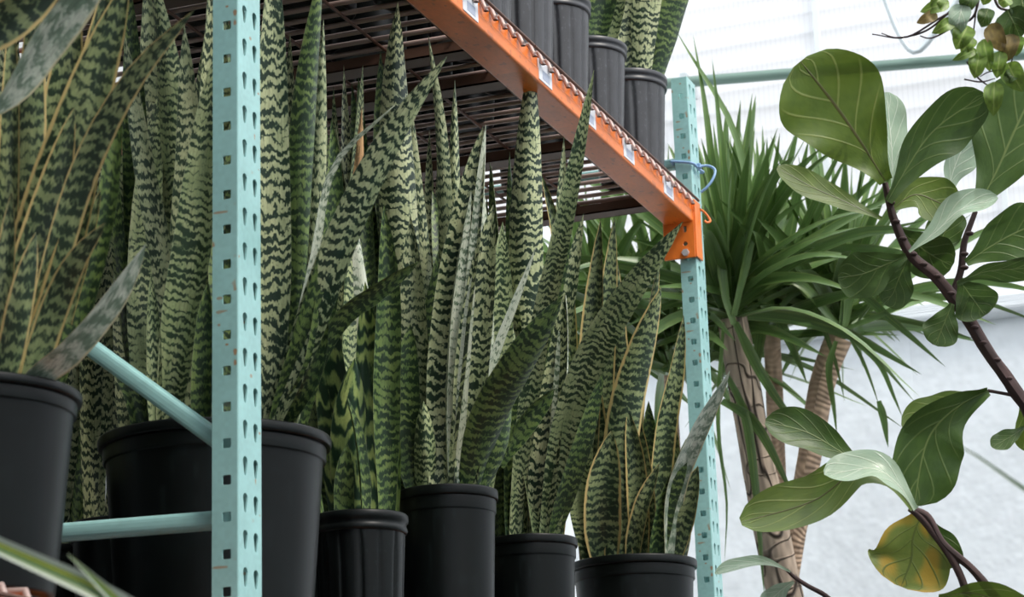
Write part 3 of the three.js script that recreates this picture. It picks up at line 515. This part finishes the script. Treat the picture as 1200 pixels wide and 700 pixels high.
{ const A = (px, w, s, o) => leaf('U1', px, w, s, o);
  A([[770, 84], [782, 40], [806, -40], [830, -120]], 34, 'green', { near: -0.02, yaw: 20 });
  A([[752, 84], [756, 20], [766, -60], [770, -160]], 34, 'zig', { near: -0.04 });
  A([[740, 84], [736, 20], [730, -60], [728, -150]], 34, 'zig', { near: -0.02 });
  A([[728, 84], [722, 0], [716, -120]], 34, 'band', { near: 0.03 });
  A([[762, 84], [770, -20], [790, -130]], 30, 'band', { near: 0.03 });
}
{ const A = (px, w, s, o) => leaf('U2', px, w, s, o);
  A([[698, 48], [706, 0], [712, -90], [714, -160]], 34, 'green', { near: -0.03 });
  A([[712, 48], [722, -10], [730, -120]], 26, 'band2', { near: 0.0 });
  A([[686, 48], [688, -10], [690, -150]], 34, 'band', { near: 0.0 });
  A([[672, 48], [668, -30], [660, -150]], 34, 'zig', { near: 0.02 });
}
for (const [k, s] of [['U3', 301], ['U4', 302], ['U5', 303]]) fill(k, 7, s, ['band', 'zig', 'green'], { len: [0.45, 0.7], maxY: 2 });
fill('P1', 10, 311, ['band', 'band2', 'green', 'zig']); 
fill('P3', 5, 313, ['band', 'green']); fill('P4', 5, 314, ['band2', 'green']); fill('P5', 9, 315, ['laurentii'], { len: [0.3, 0.52] });
// the crowded rows further in on the upper shelf, seen from below through the wires; those over the neighbouring bay are added unseen for shade
let upNo = 0;
for (const Z of [-0.1, -0.3, -0.52, -0.75]) for (let X = -1.9, i = 0; X < (Z === -0.1 ? 1.05 : 2.25); X += 0.235, i++) {
  if (Math.abs(X - 0.035) < 0.16) continue;
  const k = 'V' + upNo++; pottedPlant(k, [X, 0.67 + 0.03 * ((i * 7 + upNo) % 3), Z], 0.097, UDECK, 'smooth', M.pot, 'dark pot in the crowded rows standing on the upper wire deck', 'pots in the inner rows of the upper shelf'); fill(k, 5, 500 + upNo, ['band', 'green', 'zig'], { len: [0.45, 0.7], maxY: 2, w: [0.04, 0.055], lean: 0.06 });
}
for (const [X, Z] of [[-0.78, -0.36], [-1.08, -0.36], [-1.38, -0.36], [-0.66, -0.74], [-0.98, -0.74], [-1.3, -0.74], [-0.2, -0.46], [-0.2, -0.76], [-0.44, -0.62]]) {  // unseen plants added to keep light out of the rack end
  const k = 'N' + upNo++; pottedPlant(k, [X, -0.6, Z], 0.13, DECK, 'smooth', M.pot, 'added unseen snake plant shading the neighbouring lower shelf', 'added snake plants shading the neighbouring lower shelf'); fill(k, 12, 600 + upNo, ['laurentii', 'green'], { len: [0.6, 0.85], lean: 0.1, w: [0.05, 0.065] });
}
// second and third row on the lower shelf
let rowNo = 0;
for (const [X, Z, R, seed] of [[0.24, -0.56, 0.13, 1], [0.66, -0.52, 0.115, 2], [0.98, -0.52, 0.115, 3], [1.3, -0.52, 0.115, 4], [1.66, -0.52, 0.115, 5], [0.5, -0.79, 0.125, 7], [0.85, -0.79, 0.125, 8], [1.2, -0.79, 0.125, 9], [1.6, -0.79, 0.125, 10]]) {
  const k = 'R' + rowNo++; pottedPlant(k, [X, -0.58, Z], R, DECK, 'smooth', M.pot, 'snake plant in the crowded rows behind the front pots', 'snake plants in the rear rows'); fill(k, 17, 400 + seed, ['band', 'green', 'zig', 'band2'], { len: [0.78, 0.96], lean: 0.1, maxY: 0.33 });
}

for (const [X, seed] of [[0.72, 1], [0.95, 2], [1.2, 3], [1.44, 4], [1.66, 5]]) {
  const k = 'M' + seed; pottedPlant(k, [X, -0.58, -0.305], 0.08, DECK, 'smooth', M.pot, 'tall snake plant squeezed in just behind the front pots', 'snake plants just behind the front pots'); fill(k, 9, 700 + seed, ['band', 'green', 'zig', 'band2'], { len: [0.84, 1.0], lean: 0.08, w: [0.026, 0.046], maxY: 0.33 });
}
// ---------------------------------------------------------------- dracaena trees
function rosette(g, p, n, L, seed, { wpx = 0.034, el = [-10, 85], az = [0, 360], droop = 0.35 } = {}) {
  const r = rng(seed);
  for (let i = 0; i < n; i++) {
    const a = lerp(az[0], az[1], r()) * D2R, e = lerp(el[0], el[1], Math.pow(r(), 0.8)) * D2R, l = L * lerp(0.7, 1.1, r()), dir = V3(Math.cos(a) * Math.cos(e), Math.sin(e), Math.sin(a) * Math.cos(e)), dr = droop * l * lerp(0.3, 1.3, r()) * (0.3 + Math.cos(e));
    const b = p.clone().add(V3((r() - 0.5) * 0.03, (r() - 0.3) * 0.1, (r() - 0.5) * 0.03));
    const pts = [0, 0.3, 0.65, 1].map((t) => b.clone().addScaledVector(dir, l * t).add(V3(0, -dr * t * t, 0)));
    mesh('leaf', local(blade(pts, wpx * lerp(0.8, 1.2, r()), { prof: 'strap', seg: 10, cols: 2, curl: 0.5, yaw: lerp(-80, 80, r()), tw: lerp(-50, 50, r()), voff: r() }), g), LM.strap, g);
  }
}
function tree(px, widths, d, mat, label, heads, extra = []) {
  const pts = px.map(([x, y, dd = 0]) => at(x, y, d + dd)), foot = pts[0].clone(); foot.y = FLOOR; pts.unshift(foot);
  const g = thing('dracaena_tree', label, 'tree', foot);
  const radii = [widths[0], ...widths].map((w) => w * d / FOCAL / 2);
  mesh('trunk', local(limb(pts, radii, 40, 14, mat === M.barkRough ? 0.07 : 0.02, 0, 7), g), mat, g);
  for (const [x, y, n, L, seed, o] of heads) rosette(g, at(x, y, d), n, L, seed, o);
  for (const [lp, w] of extra) mesh('leaf', local(blade(lp.map(([x, y, dd = 0]) => at(x, y, d - 0.1 + dd)), w * d / FOCAL, { prof: 'strap', seg: 12, cols: 2, curl: 0.45, yaw: 15, tw: 30 }), g), LM.strap, g);
  return g;
}
tree([[930, 760], [912, 660], [888, 540], [870, 440], [858, 372]], [50, 48, 46, 42, 36], 6.35, M.barkRough, 'dracaena with thick cracked grey trunk beside the far post', [[856, 362, 95, 0.7, 21, { el: [0, 88], wpx: 0.04 }]],
  [[[[860, 380], [850, 350], [840, 250], [825, 120], [812, 40]], 13], [[[860, 370], [880, 260], [858, 150], [806, 60], [790, 32]], 12], [[[862, 378], [900, 450], [950, 520]], 14], [[[846, 470], [880, 490], [920, 560], [930, 590]], 14], [[[852, 440], [872, 480], [885, 560], [896, 700]], 12], [[[848, 378], [842, 500], [852, 590], [849, 660]], 6]]);
tree([[932, 770], [922, 690], [911, 560], [908, 470], [904, 384]], [26, 24, 23, 22, 20], 6.5, M.barkRing, 'dracaena with slim straight ringed trunk next to the cracked trunk', [[904, 372, 70, 0.62, 22, { el: [0, 88] }]],
  [[[[900, 375], [880, 330], [850, 355], [832, 420]], 10], [[[905, 340], [895, 380], [889, 420], [886, 460]], 16], [[[908, 362], [935, 420], [946, 450]], 13], [[[905, 370], [940, 340], [975, 410], [990, 470]], 9]]);
tree([[915, 760], [928, 650], [948, 540], [966, 440], [983, 396]], [32, 30, 26, 25, 32], 6.45, M.barkRing, 'dracaena with slanting ringed trunk in front of the white wall', [[986, 386, 85, 0.6, 23, { el: [10, 88], wpx: 0.036 }]],
  [[[[990, 385], [1000, 340], [1040, 370], [1108, 430]], 13], [[[995, 395], [1010, 420], [1022, 450], [1030, 475]], 5], [[[1030, 470], [1036, 490], [1041, 525]], 10], [[[1000, 398], [1030, 425], [1048, 465], [1058, 490]], 8], [[[980, 400], [972, 430], [978, 480], [981, 512]], 9], [[[992, 385], [1040, 365], [1080, 345], [1120, 338]], 8], [[[980, 380], [930, 330], [880, 345], [832, 350]], 12], [[[985, 380], [1000, 250], [1015, 190], [1032, 130]], 8]]);
tree([[800, 760], [794, 600], [788, 500], [786, 440]], [20, 18, 17, 16], 6.6, M.barkRing, 'dracaena behind the rack with thin brown trunk', [[785, 425, 90, 0.66, 24, { el: [-5, 88], wpx: 0.04 }]]);
tree([[700, 800], [700, 600], [702, 450]], [22, 20, 18], 6.6, M.barkRing, 'dracaena furthest behind the rack, under the upper shelf', [[702, 400, 70, 0.54, 25, { el: [0, 88], wpx: 0.042 }]]);

// ---------------------------------------------------------------- fiddle-leaf fig
function figLeaf(g, d, px, wpx, mat, o = {}) {
  const { near = 0, tip = near, ...rest } = o, pts = px.map(([x, y, dd = 0], i) => at(x, y, d + dd + lerp(near, tip, i / (px.length - 1))));
  const k = leafNo++, r = rng(1500 + k);
  if (mat === LM.figSheen) { rest.yaw = skyYaw(pts); }
  return mesh('leaf', local(blade(pts, wpx * d / FOCAL, { prof: 'fig', seg: 22, cols: 10, curl: 0.16, wave: 0.035, waves: 1.8 + r(), lobe: 0.045, voff: r(), uvUnit: true, ...rest }), g), mat, g);
}
{ const d = 3.9, foot = at(1290, 700, d + 0.1); foot.y = FLOOR;
  const g = thing('fiddle_leaf_fig', 'fiddle leaf fig with broad veined leaves on a knobbly brown stem', 'fig tree', foot);
  const st = (px, w) => mesh('branch', local(limb(px.map(([x, y, dd = 0]) => at(x, y, d + dd)), w.map((q) => q * d / FOCAL / 2), 40, 10, 0.16, 0, 5), g), M.stem, g);
  const tr = [V3(foot.x, FLOOR + 0.2, foot.z), at(1290, 760, d + 0.08), at(1255, 600, d), at(1202, 474, d)];
  mesh('trunk', local(limb(tr, [0.022, 0.018, 0.014, 0.0115], 40, 10, 0.12, 0, 6), g), M.stem, g);
  pot(Object.assign(g, {}), 0.2, 0.36, 'smooth', M.pot);
  st([[1204, 478], [1160, 415], [1130, 368], [1098, 326], [1068, 300], [1048, 258], [1037, 214]], [17, 16, 15, 15, 13, 11, 7]);
  st([[1116, 345, 0.02], [1126, 318, 0.02], [1130, 285, 0.02], [1143, 248, 0.03]], [9, 9, 8, 6]);
  st([[1196, 465], [1180, 462], [1158, 458]], [5, 4, 4]);
  const F = (px, w, m, o) => figLeaf(g, d, px, w, m, o);
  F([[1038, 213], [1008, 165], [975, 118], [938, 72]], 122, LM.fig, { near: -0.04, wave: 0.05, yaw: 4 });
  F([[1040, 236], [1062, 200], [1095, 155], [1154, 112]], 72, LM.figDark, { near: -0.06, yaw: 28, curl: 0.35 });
  F([[1046, 222], [1046, 180], [1040, 108]], 58, LM.figSheen, { near: 0.12, yaw: 10 });
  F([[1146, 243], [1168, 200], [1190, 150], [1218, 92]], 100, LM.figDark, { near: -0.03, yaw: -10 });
  F([[1110, 232], [1118, 200], [1140, 150]], 62, LM.figSheen, { near: 0.14 });
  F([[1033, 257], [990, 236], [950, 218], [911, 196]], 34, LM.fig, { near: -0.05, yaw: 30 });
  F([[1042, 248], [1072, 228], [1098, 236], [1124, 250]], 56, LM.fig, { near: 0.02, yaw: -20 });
  F([[1066, 296], [1095, 272], [1125, 244], [1169, 231]], 36, LM.figSheen, { near: -0.14, yaw: 35, curl: 0.5 });
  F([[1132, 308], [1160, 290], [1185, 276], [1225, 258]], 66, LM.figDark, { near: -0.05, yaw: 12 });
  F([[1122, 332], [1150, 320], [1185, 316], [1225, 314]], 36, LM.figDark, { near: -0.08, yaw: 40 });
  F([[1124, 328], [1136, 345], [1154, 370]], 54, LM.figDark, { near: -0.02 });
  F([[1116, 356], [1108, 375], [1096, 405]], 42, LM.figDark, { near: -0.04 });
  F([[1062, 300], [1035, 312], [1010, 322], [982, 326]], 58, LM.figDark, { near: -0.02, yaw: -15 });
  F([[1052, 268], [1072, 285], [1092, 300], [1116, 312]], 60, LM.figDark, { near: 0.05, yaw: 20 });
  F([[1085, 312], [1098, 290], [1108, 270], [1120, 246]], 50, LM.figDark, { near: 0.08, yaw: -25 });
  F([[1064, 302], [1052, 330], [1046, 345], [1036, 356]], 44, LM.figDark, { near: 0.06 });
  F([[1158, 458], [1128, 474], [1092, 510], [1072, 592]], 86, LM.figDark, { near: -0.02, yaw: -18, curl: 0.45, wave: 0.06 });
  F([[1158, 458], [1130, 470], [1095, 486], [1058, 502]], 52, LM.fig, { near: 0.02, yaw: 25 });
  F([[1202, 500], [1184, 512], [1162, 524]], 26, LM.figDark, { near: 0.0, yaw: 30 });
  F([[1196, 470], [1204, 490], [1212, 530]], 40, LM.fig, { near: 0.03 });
  // small knots where old leaves fell
  for (const [x, y] of [[1042, 240], [1048, 262], [1056, 282], [1068, 300], [1080, 312], [1096, 326], [1112, 346], [1128, 300], [1128, 316], [1134, 276], [1128, 368], [1140, 386], [1150, 404], [1166, 424], [1180, 446]]) mesh('leaf_scar', local(new THREE.SphereGeometry(0.0075, 8, 6).scale(1, 0.55, 1).translate(...at(x + 2, y - 2, d - 0.007).toArray()), g), M.stem, g);
}
{ const d = 3.7, foot = at(1215, 760, d + 0.05); foot.y = FLOOR;
  const g = thing('fiddle_leaf_fig', 'low fiddle leaf fig shoots with a pale arched leaf and a yellowing one', 'fig tree', foot);
  const st = (px, w) => mesh('branch', local(limb(px.map(([x, y, dd = 0]) => at(x, y, d + dd)), w.map((q) => q * d / FOCAL / 2), 36, 10, 0.16, 0, 8), g), M.stem, g);
  mesh('trunk', local(limb([V3(foot.x, FLOOR + 0.15, foot.z), at(1222, 980, d + 0.05), at(1205, 770, d + 0.02), at(1166, 700, d)], [0.02, 0.016, 0.011, 0.008], 40, 10, 0.1, 0, 9), g), M.stem, g);
  pot(g, 0.17, 0.3, 'smooth', M.pot);
  st([[1168, 703], [1140, 668], [1104, 636], [1086, 605], [1070, 597]], [11, 10, 10, 9, 8]);
  st([[1138, 712], [1122, 668], [1098, 630], [1076, 604], [1066, 596]], [9, 9, 9, 9, 8]);
  st([[1020, 770], [972, 702], [945, 686], [930, 676], [922, 668]], [9, 7, 6, 5, 4]);
  mesh('branch', local(limb([at(1205, 790, d), at(1110, 800, d), at(1020, 770, d)], [0.009, 0.008, 0.006], 20, 8, 0.1, 0, 3), g), M.stem, g);
  const F = (px, w, m, o) => figLeaf(g, d, px, w, m, o);
  F([[1014, 549], [980, 526], [945, 506], [897, 494]], 48, LM.figDark, { near: 0.02, yaw: 18, curl: 0.3 });
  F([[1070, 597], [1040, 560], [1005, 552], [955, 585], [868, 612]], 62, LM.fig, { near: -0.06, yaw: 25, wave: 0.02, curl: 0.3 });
  F([[1072, 598], [1052, 566], [1025, 548], [966, 556]], 52, LM.figSheen, { near: -0.09, yaw: -25, curl: 0.3 });
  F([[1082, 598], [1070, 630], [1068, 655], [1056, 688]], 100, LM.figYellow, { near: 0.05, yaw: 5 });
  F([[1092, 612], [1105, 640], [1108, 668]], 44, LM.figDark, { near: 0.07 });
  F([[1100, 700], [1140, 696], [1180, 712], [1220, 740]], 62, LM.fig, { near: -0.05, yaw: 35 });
  F([[926, 671], [900, 660], [870, 662], [838, 673]], 22, LM.figSheen, { near: -0.02, yaw: 60, curl: 0.5 });
  F([[930, 682], [918, 690], [894, 712]], 26, LM.figSheen, { near: -0.04 });
  F([[1064, 594], [1062, 560], [1058, 524]], 26, LM.figSheen, { near: 0.42 });
  F([[1072, 598], [1080, 585], [1088, 560]], 20, LM.figSheen, { near: 0.4 });
}

// ---------------------------------------------------------------- vine hanging from above
{ const d = 3.5, g = thing('hanging_vine', 'twiggy vine with small heart shaped leaves hanging over the fig', 'vine', at(1175, -40, d));
  const tw = (px, w = 3) => mesh('twig', local(limb(px.map(([x, y]) => at(x, y, d)), [w * 1.1, w, w * 0.5].map((q) => q * d / FOCAL / 2), 24, 6, 0.15, 0, 4), g), M.twig, g);
  tw([[1170, -60], [1150, -10], [1125, 8], [1100, 22], [1060, 44], [1022, 40]]); tw([[1115, 12], [1085, 36], [1050, 44], [1033, 39]], 2.5); tw([[1150, -20], [1140, 20], [1120, 30], [1090, 45], [1078, 42]], 3);
  tw([[1160, -40], [1170, 8], [1185, 14], [1178, 28], [1155, 36]], 3); tw([[1175, -60], [1188, 40], [1186, 70], [1178, 95]], 2.5); tw([[1133, 72], [1147, 92], [1168, 107]], 2.5); tw([[1195, 82], [1160, 84], [1148, 90]], 2); tw([[1130, 93], [1150, 96], [1166, 92]], 2); tw([[1150, -60], [1144, 10], [1138, 60]], 2.5);
  const lf = (x, y, x2, y2, w, m = LM.vine, o = {}) => mesh('leaf', local(blade([at(x, y, d - 0.01), at((x + x2) / 2, (y + y2) / 2, d - 0.02), at(x2, y2, d)], w * d / FOCAL, { prof: 'heart', seg: 12, cols: 6, curl: 0.25, uvUnit: true, yaw: 10, ...o }), g), m, g);
  lf(1112, 2, 1078, 14, 18); lf(1134, 30, 1120, 58, 26); lf(1148, 62, 1142, 92, 22); lf(1172, 60, 1168, 92, 20); lf(1140, -10, 1128, 14, 24, LM.figDark); lf(1186, 40, 1180, 72, 22, LM.vineRed); lf(1104, -6, 1092, 12, 18); lf(1098, 16, 1074, 27, 14, LM.vineRed); lf(1118, 24, 1092, 39, 16); lf(1128, 4, 1118, 46, 26, LM.figSheen); lf(1140, 44, 1126, 62, 18); lf(1152, 46, 1160, 84, 20); lf(1160, 28, 1176, 62, 24, LM.vineRed); lf(1144, 58, 1116, 71, 12); lf(1158, 10, 1150, 32, 20, LM.figDark); lf(1165, 96, 1164, 136, 24); lf(1180, 74, 1198, 108, 28); lf(1190, 84, 1176, 96, 16, LM.figDark); lf(1196, 42, 1190, 66, 14); lf(1180, 12, 1196, 44, 40, LM.figDark, { near: 0 }); lf(1160, -16, 1152, 6, 18); lf(1182, -4, 1170, 4, 20); lf(1196, -8, 1204, 40, 30, LM.figDark);
}

// ---------------------------------------------------------------- leaves close to the camera, out of focus
{ const d = 1.7, foot = at(60, 980, d); foot.y = FLOOR;
  const g = thing('arching_strap_plant', 'blurred strap leaved plant in front of the smooth pot and braces', 'plant', foot);
  pot(g, 0.14, 0.26, 'smooth', M.pot);
  const b = V3(foot.x, FLOOR + 0.22, foot.z), s = (px, w) => mesh('leaf', local(blade([b, b.clone().lerp(at(...px[0], d), 0.5).add(V3(0, 0.06, 0)), ...px.map(([x, y]) => at(x, y, d))], w * d / FOCAL, { prof: 'strap', seg: 24, cols: 6, curl: 0.4, yaw: 10 }), g), LM.variegated, g);
  s([[190, 740], [130, 702], [80, 676], [30, 655], [-40, 622], [-160, 570], [-280, 540]], 58); s([[175, 760], [140, 706], [114, 676], [80, 650]], 120); s([[440, 760], [425, 720], [400, 697], [370, 702]], 16);
}
{ const d = 1.8, foot = at(1330, 1000, d); foot.y = FLOOR;
  const g = thing('arching_strap_plant', 'blurred thin dark blade crossing in front of the fig', 'plant', foot);
  pot(g, 0.14, 0.26, 'smooth', M.pot);
  const b = V3(foot.x, FLOOR + 0.22, foot.z);
  mesh('leaf', local(blade([b, at(1330, 760, d), at(1270, 630, d), at(1190, 566, d), at(1125, 522, d), at(1085, 500, d)], 24 * d / FOCAL, { prof: 'strap', seg: 30, cols: 4, curl: 0.4 }), g), LM.strap, g);
}
renderer.render(scene, camera);
